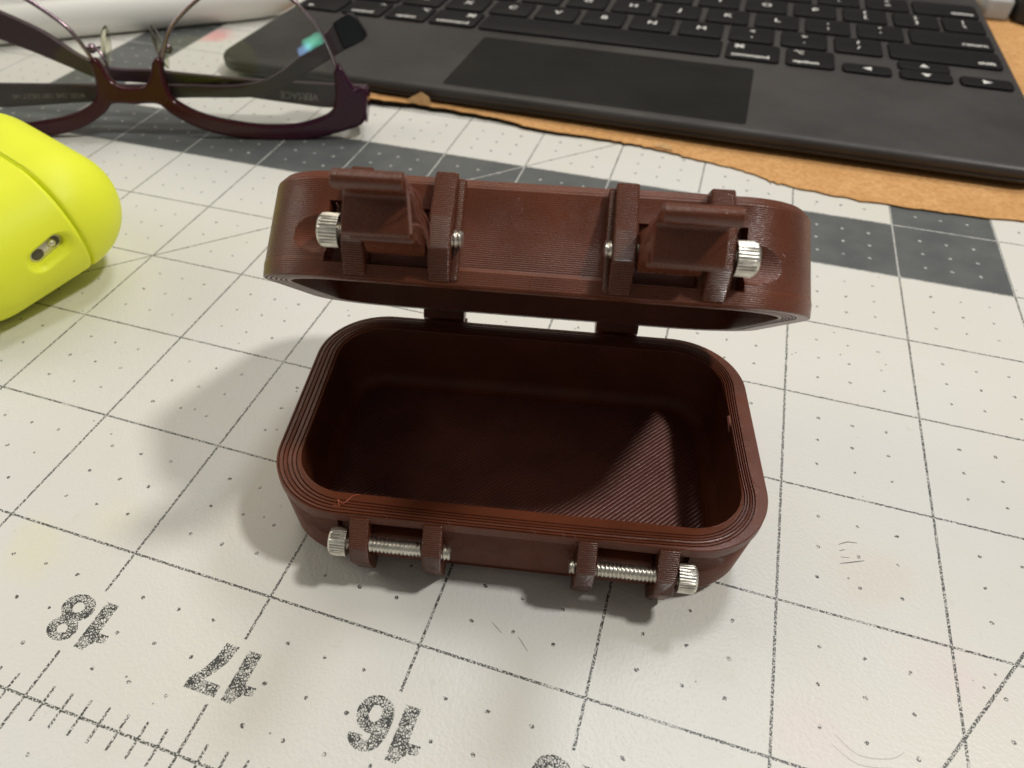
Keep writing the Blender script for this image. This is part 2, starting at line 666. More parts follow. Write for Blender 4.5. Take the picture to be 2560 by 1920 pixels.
def glyph(ch):
    if ch == '1':
        return [[(0.27, 0), (0.55, 0), (0.55, 1.0), (0.33, 1.0), (0.30, 0.88), (0.20, 0.80), (0.04, 0.76), (0.04, 0.60), (0.27, 0.62)]], 0.62
    if ch == '7':
        return [[(0.04, 1.0), (0.68, 1.0), (0.68, 0.82), (0.52, 0.58), (0.42, 0.32), (0.38, 0), (0.10, 0), (0.15, 0.32), (0.26, 0.56), (0.41, 0.77), (0.04, 0.77)]], 0.72
    if ch == '8':
        o = []
        for i in range(41):
            a = math.radians(-160 + 320 * i / 40)
            o.append((0.36 + 0.345 * math.sin(a + math.pi) * -1, 0.285 - 0.29 * math.cos(a)))
        p = []
        for i in range(33):
            a = math.radians(-140 + 280 * i / 32)
            p.append((0.36 - 0.31 * math.sin(a), 0.755 + 0.25 * math.cos(a)))
        # one outline: lower bowl right side up, upper bowl, lower bowl left side
        low_r = [(0.36 + 0.345 * math.cos(math.radians(t)), 0.285 + 0.29 * math.sin(math.radians(t))) for t in range(-90, 56, 9)]
        up_ = [(0.36 + 0.31 * math.cos(math.radians(t)), 0.755 + 0.25 * math.sin(math.radians(t))) for t in range(-42, 223, 9)]
        low_l = [(0.36 + 0.345 * math.cos(math.radians(t)), 0.285 + 0.29 * math.sin(math.radians(t))) for t in range(125, 270, 9)]
        return [low_r + up_ + low_l, ring_poly(0.36, 0.285, 0.115, 0.115), ring_poly(0.36, 0.755, 0.105, 0.095)], 0.72
    if ch in '69':
        body = [(0.36 + 0.34 * math.cos(math.radians(t)), 0.335 + 0.345 * math.sin(math.radians(t))) for t in range(-180, 96, 9)]
        # neck up to the top terminal
        neck = [(0.30, 0.67), (0.29, 0.74), (0.31, 0.80), (0.36, 0.825), (0.41, 0.80), (0.43, 0.74), (0.69, 0.76), (0.66, 0.87), (0.57, 0.96), (0.44, 1.005), (0.32, 1.0),
                (0.19, 0.95), (0.09, 0.84), (0.035, 0.68), (0.02, 0.5)]
        return [body + neck, ring_poly(0.36, 0.325, 0.11, 0.155)], 0.72
    if ch == '5':
        return [[(0.10, 1.0), (0.66, 1.0), (0.66, 0.79), (0.30, 0.79), (0.28, 0.66), (0.40, 0.70), (0.55, 0.65), (0.66, 0.54), (0.70, 0.36), (0.67, 0.2), (0.58, 0.07), (0.42, 0),
                  (0.26, 0), (0.11, 0.07), (0.03, 0.2), (0.01, 0.3), (0.28, 0.32), (0.31, 0.22), (0.37, 0.19), (0.43, 0.23), (0.45, 0.34), (0.43, 0.46), (0.37, 0.50), (0.29, 0.44), (0.04, 0.47)]], 0.72
    if ch == '9':
        g, wd = glyph('6')
        return [[(wd - x, 1 - y) for x, y in L] for L in g], wd
    if ch == '4':
        return [[(0.38, 0), (0.64, 0), (0.64, 0.2), (0.74, 0.2), (0.74, 0.42), (0.64, 0.42), (0.64, 1.0), (0.40, 1.0), (0.0, 0.42), (0.0, 0.2), (0.38, 0.2)]], 0.76
    return [], 0.7


def number(txt, cx, cy, hgt):
    loops, x = [], 0.0
    for ch in txt:
        g, wd = glyph(ch)
        loops += [[(x + a, b) for a, b in L] for L in g]
        x += wd + 0.03
    loops = [[((a - x / 2) * hgt, (b - 0.5) * hgt) for a, b in L] for L in loops]
    me = flat_curve('printed_number', loops)
    link('printed_number', me, M['numprint'], cut_mat, (cx, cy, 0.02), (0, 0, math.pi))


for k, t in enumerate(('18', '17', '16', '15', '14')):
    number(t, k * 25.4 + 0.3, 12.4, 7.9)
number('19', -25.4, 12.4, 7.9)

# knife nicks and pen strokes on the vinyl
def stroke(pts, wd, col_mat):
    P = smooth_path([(x, y, 0) for x, y in pts], 6)
    V, F = [], []
    for i, p in enumerate(P):
        t = (P[min(i + 1, len(P) - 1)] - P[max(i - 1, 0)]).normalized()
        k = wd * (0.35 + 0.65 * math.sin(math.pi * (i + 0.5) / len(P)))
        V += [(p.x - t.y * k, p.y + t.x * k, 0.015), (p.x + t.y * k, p.y - t.x * k, 0.015)]
        if i:
            F.append((2 * i - 2, 2 * i, 2 * i + 1, 2 * i - 1))
    link('scratch_mark', mesh('scratch_mark', V, F, 0), col_mat, cut_mat)


M['scratch'] = simple('pen_scratch', (0.16, 0.15, 0.14, 1), 0.6)
M['faint'] = simple('faint_scratch', (0.52, 0.50, 0.46, 1), 0.6)
for pts, wd, mt in ((((111.2, 64.9), (112.6, 65.9), (114.2, 66.2)), 0.09, 'scratch'), (((111.3, 63.6), (112.2, 64.2)), 0.07, 'scratch'), (((111.4, 62.4), (112.9, 62.7)), 0.06, 'scratch'),
                    (((111.3, 61.0), (113.2, 61.9), (115.2, 62.9)), 0.10, 'scratch'), (((110, 31.5), (113, 29.6), (117, 30.4), (119, 32)), 0.07, 'faint'), (((109.5, 30), (113, 28.3), (118, 29.4)), 0.06, 'faint'),
                    (((60, 32.5), (62, 31.2)), 0.05, 'scratch'), (((64.5, 31.5), (66.5, 29.6)), 0.05, 'scratch')):
    stroke(pts, wd, M[mt])

# ------------------------------------------------------------------ printed storage box
BW, BD, BR, BT = 77.6, 48.1, 12.5, 4.0
BH = 15.0
LH = 14.3
box = empty('storage_box', 'small brown ribbed plastic box with its lid propped half open', 'box', (55.57, 62.7, 0), 0.2)
FY = -BD / 2


def loop_at(inset):
    return rrect(BW - 2 * inset, BD - 2 * inset, max(BR - inset, 0.6), n_side=60, n_corner=22, n_front=250, n_fc=54, n_end=24)


LP0 = loop_at(0.0)
NP = len(LP0)


def groove_f(k, i):
    """how far across the rim groove k lies, from inside 0 to outside 1, round the loop"""
    x, y = LP0[i]
    nx, ny = x / (BW / 2), y / (BD / 2)
    front = max(0.0, -ny) ** 3
    right = max(0.0, nx) ** 3
    left = max(0.0, -nx) ** 3
    back = max(0.0, ny) ** 3
    wts = front + right + left + back + 1e-6
    vals = (0.46 + 0.125 * k, 0.05 + 0.092 * k, 0.12 + 0.19 * k, 0.2 + 0.15 * k)
    return (front * vals[0] + right * vals[1] + left * vals[2] + back * vals[3]) / wts


def rim_levels(z, sgn):
    """loops across the flat rim from inside to outside with five fine grooves; sgn +1 rim faces up"""
    base = [loop_at(BT * (1 - f / 40.0)) for f in range(41)]

    def at(i, f):
        f = min(max(f, 0.0), 1.0) * 40
        a = int(min(f, 39))
        t = f - a
        p, q = base[a][i], base[a + 1][i]
        return (p[0] + (q[0] - p[0]) * t, p[1] + (q[1] - p[1]) * t)
    L = []
    hw = 0.028
    for k in range(5):
        for off, dz in ((-hw, 0.0), (-hw * 0.3, -0.26), (hw * 0.3, -0.26), (hw, 0.0)):
            row = []
            for i in range(NP):
                x, y = at(i, min(max(groove_f(k, i), 0.045), 0.955) + off)
                row.append((x, y, z + sgn * dz + sgn * (0.10 if dz == 0 and k in (0, 1, 2) else 0.05 if dz == 0 else 0)))
            L.append(row)
    return L


def flat(inset, z):
    return [(x, y, z) for x, y in loop_at(inset)]


def carve_y(x, z, ax_off, az, slot_lo, slot_hi):
    """deepest y of the front cut-outs at (x,z): latch bay, screw-head scoop and slot"""
    ax = abs(x)
    yc = FY - ax_off
    bay_lo = az > 8
    y = -1e9
    R = 3.35
    if 12.6 < ax < 38 and abs(z - az) < R and (ax > 21.5 or not bay_lo or z > az + 0.3):
        y = yc + math.sqrt(R * R - (z - az) ** 2)
    if 13.0 < ax < 21.2 and (not bay_lo or z > az + 0.3) and slot_lo + 0.3 < z < slot_hi - 0.3:
        y = max(y, FY + 1.7)
    if 24.2 < ax < 26.8 and slot_lo < z < slot_hi:
        y = max(y, FY + 2.9)
    return y


def carved(inset, z, ax_off, az, lo, hi):
    row = []
    for x, y in loop_at(inset):
        if y < FY + 4 and abs(x) < 9.6:
            y += 0.4
        if y < -BD / 2 + 13:
            y = max(y, carve_y(x, z, ax_off, az, lo, hi))
        row.append((x, y, z))
    return row


def frange(a, b, n):
    return [a + (b - a) * i / n for i in range(n + 1)]


# lower shell
SA, SZ = 1.45, BH - 4.95          # screw axis: how far in front of the rim edge, height
L = []
L.append(flat(4.4, 0.0))
L.append(flat(4.0, 0.12))
L.append(flat(1.35, 2.9))
for k_, z in enumerate(frange(3.1, BH - 2.3, 68)):
    L.append(carved(0.2 + 1.1 * (BH - 2.3 - z) / 9.6 + 0.05 * (k_ % 2), z, SA, SZ, SZ - 3.6, SZ + 2.5))
L.append(flat(0.0, BH - 1.7))
L.append(flat(0.0, BH - 0.12))
top = rim_levels(BH, 1)
L.append(flat(0.10, BH))
L += list(reversed(top))
L.append(flat(BT - 0.06, BH + 0.06))
L.append(flat(BT, BH - 0.10))
L.append(flat(BT, 4.4))
for a in frange(15, 90, 5):
    t = math.radians(a)
    L.append(flat(BT + 2.6 * (1 - math.cos(t)), 4.4 - 2.6 * math.sin(t)))
V, F = rings(L)
me = mesh('base_shell', V, F, 20)
me.materials.append(M['pla'])
me.materials.append(M['pla_floor'])
me.polygons[len(F) - 1].material_index = 1
base_shell = link('base_shell', me, None, box)

# lid shell, modelled closed about its hinge axis
HY, HZ = BD / 2 + 2.83, 0.4
TH = 0.732
L = []
L.append(flat(BT + 2.2, 12.6))
L.append(flat(BT + 0.6, 12.2))
L.append(flat(BT, 11.0))
L.append(flat(BT, 0.10))
L.append(flat(BT - 0.06, -0.06))
L += rim_levels(0.0, -1)
L.append(flat(0.10, 0.0))
L.append(flat(0.0, 0.12))
L.append(flat(0.0, 1.9))
LA, LZ = 1.6, 5.75
for k_, z in enumerate(frange(2.4, 12.9, 76)):
    L.append(carved(0.10 + 0.05 * (k_ % 2) + 1.0 * (z - 2.4) / 10.5, z, LA, LZ, 1.9, 10.0))
L.append(carved(1.25, 13.3, LA, LZ, 1.9, 10.0))
L.append(carved(2.2, LH, LA, LZ, 1.9, 10.0))
L.append(flat(6.0, LH + 0.05))
V, F = rings(L)
V = [(x, y - HY, z - HZ) for x, y, z in V]
lid = link('lid_shell', mesh('lid_shell', V, F, 20), M['pla'], box, (-0.3, HY, BH + HZ), (-TH, 0, 0))


def L2(p):           # closed-lid point -> lid object's own coordinates
    return (p[0], p[1] - HY, p[2] - HZ)


# mounting lugs: rim edge, out to the screw, back to the wall
LUGX = ((-24.2, -21.2), (-13.0, -10.0), (10.1, 13.0), (21.8, 24.8))
lug_prof = [(1.9, 0.35), (-0.15, 0.35), (-3.1, 4.2), (-3.15, 8.2), (-0.7, 13.6), (-0.3, 14.5), (1.9, 14.5)]
for x0, x1 in LUGX:
    pr = [(FY + a, b) for a, b in lug_prof]
    pr = [(a - HY, b - HZ) for a, b in pr]
    link('mounting_lug', from_bm('mounting_lug', prism(pr, x0, x1, 0.32, 3)), M['pla_lug'], lid)
    pr = [(FY + a, BH - b) for a, b in [(2.2, 0.45), (-0.1, 0.45), (-2.95, 4.5), (-3.0, 8.0), (0.0, 13.9), (2.2, 13.6)]]
    link('mounting_lug', from_bm('mounting_lug', prism(pr, x0, x1, 0.32, 3)), M['pla_lug'], base_shell)


# thin welt where the two inner lugs of the lid meet the wall
for x0, x1 in ((-10.2, -9.0), (9.3, 10.3)):
    pr = [(FY + a - HY, b - HZ) for a, b in [(1.9, 0.5), (-0.35, 0.5), (-0.7, 4.0), (-0.4, 9.0), (0.3, 13.8), (1.9, 13.9)]]
    link('lug_welt', from_bm('lug_welt', prism(pr, x0, x1, 0.33, 3)), M['pla_lug'], lid)


# socket screws
def screw_meshes():
    seg = 20
    r_o, r_i, pitch = 1.2, 0.88, 0.60
    Ln = 15.9
    rows = []
    steps = int(Ln / (pitch / 4))
    V, F = [], []
    for i in range(steps + 1):
        x = i * pitch / 4
        for k in range(seg):
            a = 2 * math.pi * k / seg
            ph = ((x / pitch) - k / seg) % 1.0
            t = abs(ph * 2 - 1)
            r = r_i + (r_o - r_i) * (1 - t) ** 0.8
            if i == steps:
                r = r_i * 0.9
            V.append((x, r * math.cos(a), r * math.sin(a)))
    for i in range(steps):
        for k in range(seg):
            j = (k + 1) % seg
            F.append((i * seg + k, i * seg + j, (i + 1) * seg + j, (i + 1) * seg + k))
    F.append(tuple(reversed(range(seg))))
    F.append(tuple(range(steps * seg, (steps + 1) * seg)))
    shaft = mesh('screw', V, F, 50)
    # knurled head, x from -2.7 to 0, hex socket in its end
    seg = 144
    R = 2.25
    prof = [(0.0, 1.1, 0), (0.0, R * 0.97, 0), (-0.12, R, 1), (-1.95, R, 1), (-2.35, R * 0.965, 0.3), (-2.68, R * 0.82, 0), (-2.70, 1.35, 0)]
    L_ = []
    for x, r, kn in prof:
        L_.append([(x, (r - kn * 0.14 * (0.5 + 0.5 * math.cos(2 * math.pi * k / 4.5))) * math.cos(2 * math.pi * k / seg),
                    (r - kn * 0.14 * (0.5 + 0.5 * math.cos(2 * math.pi * k / 4.5))) * math.sin(2 * math.pi * k / seg)) for k in range(seg)])
    hexa = []
    for k in range(seg):
        a = 2 * math.pi * k / seg
        q = (a % (math.pi / 3)) - math.pi / 6
        hexa.append((1.0 / math.cos(q) * math.cos(a), 1.0 / math.cos(q) * math.sin(a)))
    L_.append([(-2.70, y, z) for y, z in hexa])
    L_.append([(-1.2, y, z) for y, z in hexa])
    V, F = rings(L_)
    head = mesh('screw_head', V, F, 40)
    return shaft, head


SHAFT, HEAD = screw_meshes()


def screw(parent, pos, flip, roll):
    o = link('screw', SHAFT, M['steel'], parent, pos, (roll, 0, math.pi if flip else 0))
    link('screw_head', HEAD, M['steel'], o)


screw(base_shell, (-24.55, FY - SA, SZ), False, 0.3)
screw(base_shell, (24.95, FY - SA, SZ), True, 1.9)
screw(lid, L2((-24.55, FY - LA, LZ)), False, 0.9)
screw(lid, L2((25.0, FY - LA, LZ)), True, 2.4)

# hinge knuckles behind
for s in (-1, 1):
    x0, x1 = sorted((s * 12.75, s * 20.75))
    pr = [(BD / 2 - 1.0, BH - 9.4), (HY + 1.0, BH - 4.8), (HY + 1.4, BH - 2.3), (BD / 2 - 1.0, BH - 2.3)]
    link('hinge_arm', from_bm('hinge_arm', prism(pr, x0, x1, 0.2)), M['pla'], base_shell)
    pr = [(-3.8, 9.0), (1.2, 3.2), (2.2, 1.2), (2.4, -0.4), (1.6, -1.9), (0.0, -2.45), (-1.7, -1.8), (-2.3, -0.2), (-3.8, 0.4)]
    link('hinge_knuckle', from_bm('hinge_knuckle', prism(pr, x0, x1, 0.2)), M['pla'], lid)

# latches swung out from the lid, hooks towards the front
barrel = [(2.5 * math.cos(math.radians(a)), 2.5 * math.sin(math.radians(a))) for a in range(105, 300, 13)]
latch_prof = barrel + [(2.2, -1.7), (7.8, -1.9), (9.0, -2.5), (9.4, -1.9), (9.5, -0.9), (10.1, 0.0), (11.0, 0.1), (11.7, -0.7), (11.8, -1.8),
                       (12.3, -2.55), (13.0, -2.4), (13.25, -1.6), (13.35, 1.55), (13.7, 1.98), (14.6, 2.12), (16.0, 1.98), (16.9, 1.62), (17.6, 1.42), (18.4, 1.42), (19.0, 1.8), (19.25, 2.45),
                       (19.0, 3.1), (18.4, 3.45), (17.6, 3.47), (16.8, 3.3), (15.2, 3.02), (12.0, 2.75), (6.0, 2.35), (2.0, 2.5)]


def latch(x0, x1, pitch, parent):
    # profile u runs away from the wall (-y), v up the lid (+z)
    ca, sa = math.cos(pitch), math.sin(pitch)
    pr = [(-(u * ca - v * sa), u * sa + v * ca) for u, v in latch_prof]
    o = link('latch', from_bm('latch', prism(pr, x0, x1, 0.22, 2), 40), M['pla_x'], parent, L2((0, FY - LA, LZ)))
    return o


latch_a = latch(-20.95, -13.25, 0.0, lid)
latch_b = latch(13.25, 21.1, -0.075, lid)


def strand(parent, pts, r=0.07, mat='string'):
    link('stray_strand', tube('stray_strand', [tuple(p) for p in smooth_path(pts, 5)], r, 5), M[mat], parent)


# loose print strands on the left latch's edge (latch coordinates)
strand(latch_a, [(-13.2, -18.2, 2.9), (-12.9, -17.0, 1.2), (-12.95, -15.2, -0.2), (-12.9, -13.4, -2.0)], 0.16)
strand(latch_a, [(-13.2, -17.6, 3.0), (-12.6, -15.0, 1.6), (-12.7, -11.0, 1.0), (-12.5, -6.0, 0.3), (-12.9, -2.0, -0.4)], 0.11)
strand(latch_a, [(-13.2, -16.6, 2.7), (-12.4, -13.0, 2.2), (-12.6, -9.0, 1.5), (-12.4, -4.0, 0.6), (-12.8, -1.0, -1.2)], 0.09)
strand(latch_a, [(-13.2, -14.6, 2.3), (-12.9, -11.0, 0.6), (-12.5, -7.0, -0.2), (-12.7, -3.0, -0.6)], 0.12)
strand(latch_a, [(-13.2, -13.2, -1.0), (-12.8, -10.0, -0.4), (-12.6, -6.0, -0.3), (-12.7, -2.0, -1.6)], 0.10)
strand(latch_b, [(21.1, -17.6, 0.9), (21.5, -14.0, 0.2), (21.3, -11.0, -0.6)], 0.06)
strand(latch_b, [(13.2, -17.0, 1.6), (12.9, -12.0, 0.6), (13.1, -6.0, -0.1)], 0.10)

# fuzz
fz = random.Random(3)
for k in range(7):
    x = fz.uniform(-36, 36)
    strand(base_shell, [(x, FY + 0.4, BH + 0.1), (x + 0.5, FY + 0.1, BH + 0.35), (x + 0.3, FY - 0.3, BH + 0.2)], 0.025)
for k in range(10):
    x = fz.uniform(-37, 37)
    z = fz.uniform(1.5, 12.5)
    strand(lid, [L2((x, FY + 0.5, z)), L2((x + fz.uniform(-.6, .6), FY - 0.25, z + 0.5)), L2((x + fz.uniform(-.8, .8), FY - 0.2, z + 1.1))], 0.028)
# bead of melt on the right rim
strand(base_shell, [(BW / 2 - 3.95, 4.2, BH), (BW / 2 - 3.9, 2.6, BH - 0.2), (BW / 2 - 3.95, 1.0, BH - 0.6)], 0.28)

# pink shaving lying on the near-left rim
sh = tube('plastic_shaving', [tuple(p) for p in smooth_path([(-26.9, FY + 1.3, BH + 0.15), (-26.0, FY + 1.2, BH + 0.25), (-26.4, FY + 2.2, BH + 0.5), (-25.6, FY + 1.7, BH + 0.3),
                                                          (-24.9, FY + 2.4, BH + 0.35), (-24.3, FY + 3.3, BH + 0.35), (-23.4, FY + 3.7, BH + 0.3)], 6)], 0.065, 6)
_b = Matrix.Translation(box.location) @ Matrix.Rotation(0.2, 4, 'Z')
sh.transform(_b)
tag(link('plastic_shaving', sh, M['pinkstring']), 'tiny curled pink shaving lying on the box rim above the left screw', 'shaving')


# ------------------------------------------------------------------ yellow earbud case
def case_shape(W, H, T, r, R, n, NL=26):
    L = []
    lo, hi = [], []
    for k in range(NL + 1):
        q = k / NL
        s = R * (1 - math.cos(q * math.pi / 2)) if True else 0
        tz = T / 2 * (1 - (1 - s / R) ** n) ** (1 / n)
        rr = max(r - s, 0.8)
        ring = rrect(W - 2 * s, H - 2 * s, rr, n_side=14, n_corner=16, n_end=14)
        hi.append([(x, y, tz) for x, y in ring])
        if k:
            lo.append([(x, y, -tz) for x, y in ring])
    L = list(reversed(lo)) + hi
    return rings(L)


CW, CH, CT = 60.6, 49.84, 26.6
case = empty('earbud_case', 'bright yellow rounded earbud case in a silicone cover, by the left edge', 'earbud case', (-81.3, 85.7, 15.26), -0.381)
case.rotation_euler = (Matrix.Rotation(-0.381, 3, 'Z') @ Matrix.Rotation(0.154, 3, 'X') @ Matrix.Rotation(-0.012, 3, 'Y')).to_euler()
SEAM = 8.98


def half(name, lo, hi, shrink=0.0):
    V, F = case_shape(CW - 2 * shrink, CH - 2 * shrink, CT - 2 * shrink, 15.66, 13.36, 2.016)
    bm = bmesh.new()
    vs = [bm.verts.new(v) for v in V]
    for f in F:
        bm.faces.new([vs[i] for i in f])
    for yy, sg in ((lo, -1), (hi, 1)):
        if yy is None:
            continue
        g = list(bm.verts) + list(bm.edges) + list(bm.faces)
        bmesh.ops.bisect_plane(bm, geom=g, plane_co=(0, yy, 0), plane_no=(0, sg, 0), clear_outer=True)
        es = [e for e in bm.edges if e.is_boundary]
        r_ = bmesh.ops.contextual_create(bm, geom=es)
        fs = r_['faces']
        if fs:
            bmesh.ops.bevel(bm, geom=list(fs[0].edges), offset=0.55, segments=3, profile=0.5, affect='EDGES')
    return bm


body_bm = half('case_body', None, SEAM - 0.32)
body_me = from_bm('case_body', body_bm, 50)
case_body = link('case_body', body_me, M['silicone'], case)
case_lid = link('case_lid', from_bm('case_lid', half('case_lid', SEAM + 0.32, None), 50), M['silicone'], case)
link('seam_liner', from_bm('seam_liner', half('seam_liner', SEAM - 1.5, SEAM + 1.5, 0.9), 50), M['silicone'], case)


# pill-shaped lanyard slot cut into the side
def pill(cy, cz, ly, r, x, n=14, tilt=0.18):
    P = []
    for i in range(n + 1):
        a = -math.pi / 2 + math.pi * i / n
        P.append((ly / 2 + r * math.cos(a), r * math.sin(a)))
    for i in range(n + 1):
        a = math.pi / 2 + math.pi * i / n
        P.append((-ly / 2 + r * math.cos(a), r * math.sin(a)))
    c, s = math.cos(tilt), math.sin(tilt)
    return [(x, cy + c * a - s * b, cz + s * a + c * b) for a, b in P]


SCY, SCZ = 1.8, 0.7
cut_levels = [pill(SCY, SCZ, 4.7, 1.75, 26.4), pill(SCY, SCZ, 4.7, 1.8, 28.75), pill(SCY, SCZ, 4.7, 2.1, 29.3), pill(SCY, SCZ, 4.8, 2.9, 30.0), pill(SCY, SCZ, 4.9, 3.9, 30.6)]
V, F = rings(cut_levels)
cut_me = mesh('slot_cutter', V, F, 0)
bmx = bmesh.new()
bmx.from_mesh(cut_me)
bmesh.ops.recalc_face_normals(bmx, faces=bmx.faces)
bmx.to_mesh(cut_me)
bmx.free()
cutter = bpy.data.objects.new('slot_cutter', cut_me)
COL.objects.link(cutter)
cutter.parent = case
md = case_body.modifiers.new('slot', 'BOOLEAN')
md.object = cutter
md.operation = 'DIFFERENCE'
md.solver = 'EXACT'
dg = bpy.context.evaluated_depsgraph_get()
new = bpy.data.meshes.new_from_object(case_body.evaluated_get(dg))
case_body.modifiers.clear()
case_body.data = new
new.polygons.foreach_set('use_smooth', [True] * len(new.polygons))
new.set_sharp_from_angle(angle=math.radians(50))
bpy.data.objects.remove(cutter)
V, F = rings([pill(SCY, SCZ, 4.7, 1.78, 26.6), pill(SCY, SCZ, 4.7, 1.78, 27.7), pill(SCY, SCZ, 4.7, 1.5, 27.85)])
slot = link('lanyard_plate', mesh('lanyard_plate', V, F), M['slotmetal'], case)
V, F = rings([pill(SCY - 2.1, SCZ - 0.36, 0.5, 1.12, 27.7), pill(SCY - 2.1, SCZ - 0.36, 0.5, 1.12, 27.89)])
link('slot_hole', mesh('slot_hole', V, F), M['slotdark'], slot)
V, F = rings([pill(SCY + 2.1, SCZ + 0.36, 0.5, 1.12, 27.7), pill(SCY + 2.1, SCZ + 0.36, 0.5, 1.12, 27.89)])
link('slot_hole', mesh('slot_hole', V, F), M['slotdark'], slot)
bmb = bmesh.new()
bmesh.ops.create_uvsphere(bmb, u_segments=16, v_segments=10, radius=0.95)
bmesh.ops.translate(bmb, vec=(27.8, SCY + 1.6, SCZ + 0.4), verts=bmb.verts)
link('slot_pin', from_bm('slot_pin', bmb, 60), M['slotmetal'], slot)

# ------------------------------------------------------------------ cardboard sheet under the keyboard
front = [(-104, 246), (-102, 236), (-92, 226), (-70, 219), (-41, 209.4), (-34.8, 208.0), (-25, 208.6), (-16.7, 208.8), (-0.8, 207.6), (6, 207.1), (11.7, 206.1), (23.6, 203.3), (38.4, 203.1),
         (48, 202.9), (55, 202.6), (60.6, 201.4), (68, 199.8), (75.7, 197.7), (83, 196.6), (89.4, 194.7), (95, 192.2), (100.5, 190.4), (109, 189.2), (119.1, 188.5), (131, 188.3),
         (141, 188.7), (151.8, 189.2), (160.8, 191), (175, 192.5), (215, 196)]
rnd = random.Random(5)
front = [(x, y - 2.33 * (2.1 - 2.0 * min(max((x + 40) / 120.0, 0), 1) ** 0.8)) if y < 212 else (x, y) for x, y in front]
edge = [(p.x + rnd.uniform(-.2, .2), p.y + rnd.uniform(-.45, .3) - (0.9 if rnd.random() < 0.05 else 0)) for p in smooth_path([(x, y, 0) for x, y in front], 5)]
outline = edge + [(230, 300), (232, 420), (60, 425), (-100, 420), (-106, 300)]


def lift(x):
    t = min(max((x + 40) / 120.0, 0), 1)
    return 2.6 - 2.0 * t ** 0.8


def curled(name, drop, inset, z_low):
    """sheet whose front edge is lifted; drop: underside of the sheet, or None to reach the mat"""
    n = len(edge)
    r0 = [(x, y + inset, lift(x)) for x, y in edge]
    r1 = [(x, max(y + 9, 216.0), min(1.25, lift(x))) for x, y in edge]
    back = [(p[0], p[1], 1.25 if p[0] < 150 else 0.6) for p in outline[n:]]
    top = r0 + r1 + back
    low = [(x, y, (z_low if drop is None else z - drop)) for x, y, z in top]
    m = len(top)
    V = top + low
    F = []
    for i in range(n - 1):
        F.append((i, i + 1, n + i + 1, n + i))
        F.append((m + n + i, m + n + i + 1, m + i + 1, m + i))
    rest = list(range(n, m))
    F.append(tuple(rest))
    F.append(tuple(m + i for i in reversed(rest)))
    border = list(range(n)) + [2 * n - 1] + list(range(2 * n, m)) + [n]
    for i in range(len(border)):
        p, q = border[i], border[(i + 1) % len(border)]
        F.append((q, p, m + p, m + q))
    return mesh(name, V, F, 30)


card = empty('cardboard_sheet', 'torn brown cardboard sheet lying under the black tablet keyboard', 'cardboard', (0, 0, 0))
link('top_liner', curled('top_liner', 0.28, 0.0, 0), M['card'], card)
link('gap_shade_layer', curled('gap_shade_layer', None, 0.55, 0.03), M['gapshade'], card, (0, 0, -0.29))  # dark layer added in the gap below the liner, coloured as its shadow


def flap(pts, z0, z1):
    V = [(x, y, z0 + dz) for x, y, dz in pts] + [(x, y, z0 + dz + 0.25) for x, y, dz in pts]
    n = len(pts)
    F = [tuple(reversed(range(n))), tuple(range(n, 2 * n))] + [(i, (i + 1) % n, n + (i + 1) % n, n + i) for i in range(n)]
    link('torn_flap', mesh('torn_flap', V, F, 0), M['flap'], card)


flap([(-24, 205.0, 0.2), (-14.5, 204.9, 0.1), (-15.5, 205.3, 2.4), (-18.2, 205.5, 3.6)], 2.2, 0)
flap([(-40.5, 206.3, 0.1), (-33.5, 205.2, 0.1), (-34.5, 206.0, 1.0), (-38, 206.8, 0.7)], 1.7, 0)
flap([(60, 201.2, 0.0), (66, 200.0, 0.0), (64.5, 201.8, 0.9), (61.5, 202.4, 0.8)], 1.0, 0)

# ------------------------------------------------------------------ tablet keyboard
kb = empty('tablet_keyboard', 'black tablet keyboard with white-lettered keys and a dark trackpad', 'keyboard', (36, 290, 0))
KX0, KX1, KY0, KY1 = -99.8, 171.2, 207.6, 384.0
kw, kd = KX1 - KX0, KY1 - KY0
kcx, kcy = (KX0 + KX1) / 2 - 36, (KY0 + KY1) / 2 - 290
DZ = 7.2
prof = [(2.4, 2.2), (1.0, 2.35), (0.4, 2.8), (0.1, 3.5), (0.45, 3.8), (0.5, 4.1), (0.1, 4.5), (0.0, 5.1), (0.12, 5.9), (0.55, 6.6), (1.2, 7.0), (2.1, 7.17), (3.4, DZ)]
L = []
for ins, z in prof:
    L.append([(x + kcx, y + kcy, z) for x, y in rrect(kw - 2 * ins, kd - 2 * ins, 11 - ins, 4, 14, n_end=4)])
V, F = rings(L)
link('keyboard_body', mesh('keyboard_body', V, F, 40), M['deck'], kb)

tp = [[(x + 36.1 - 36, y + 235.2 - 290, z) for x, y in rrect(98.4 - 2 * i, 47.4 - 2 * i, 1.6 - i, 2, 6)] for i, z in ((0, DZ - 0.2), (0, DZ + 0.06), (0.25, DZ + 0.1))]
V, F = rings(tp)
link('trackpad', mesh('trackpad', V, F, 30), M['pad_dark'], kb)

_km = {}


def key_mesh(wd, dp):
    k = (round(wd, 1), round(dp, 1))
    if k not in _km:
        L = [[(x, y, z) for x, y in rrect(wd - 2 * i, dp - 2 * i, 1.9 - i * 0.6, 1, 5)] for i, z in ((0, -0.1), (0, 0.55), (0.12, 0.82), (0.45, 0.95))]
        V, F = rings(L)
        _km[k] = mesh('key', V, F, 30)
    return _km[k]


def key(x0, x1, row, legends, y0=None, dp=16.4):
    fy = 265.6 + 18.65 * (row - 1) if y0 is None else y0
    o = link('key', key_mesh(x1 - x0, dp), M['key'], kb, ((x0 + x1) / 2 - 36, fy + dp / 2 - 290, DZ))
    for txt, lx, ly, sz, al in legends:
        link('legend', text_mesh(txt, sz * 1.08, al, 0.09), M['legend'], o, (lx, ly, 0.99))
    return o


P_ = 18.85
KW = 16.5


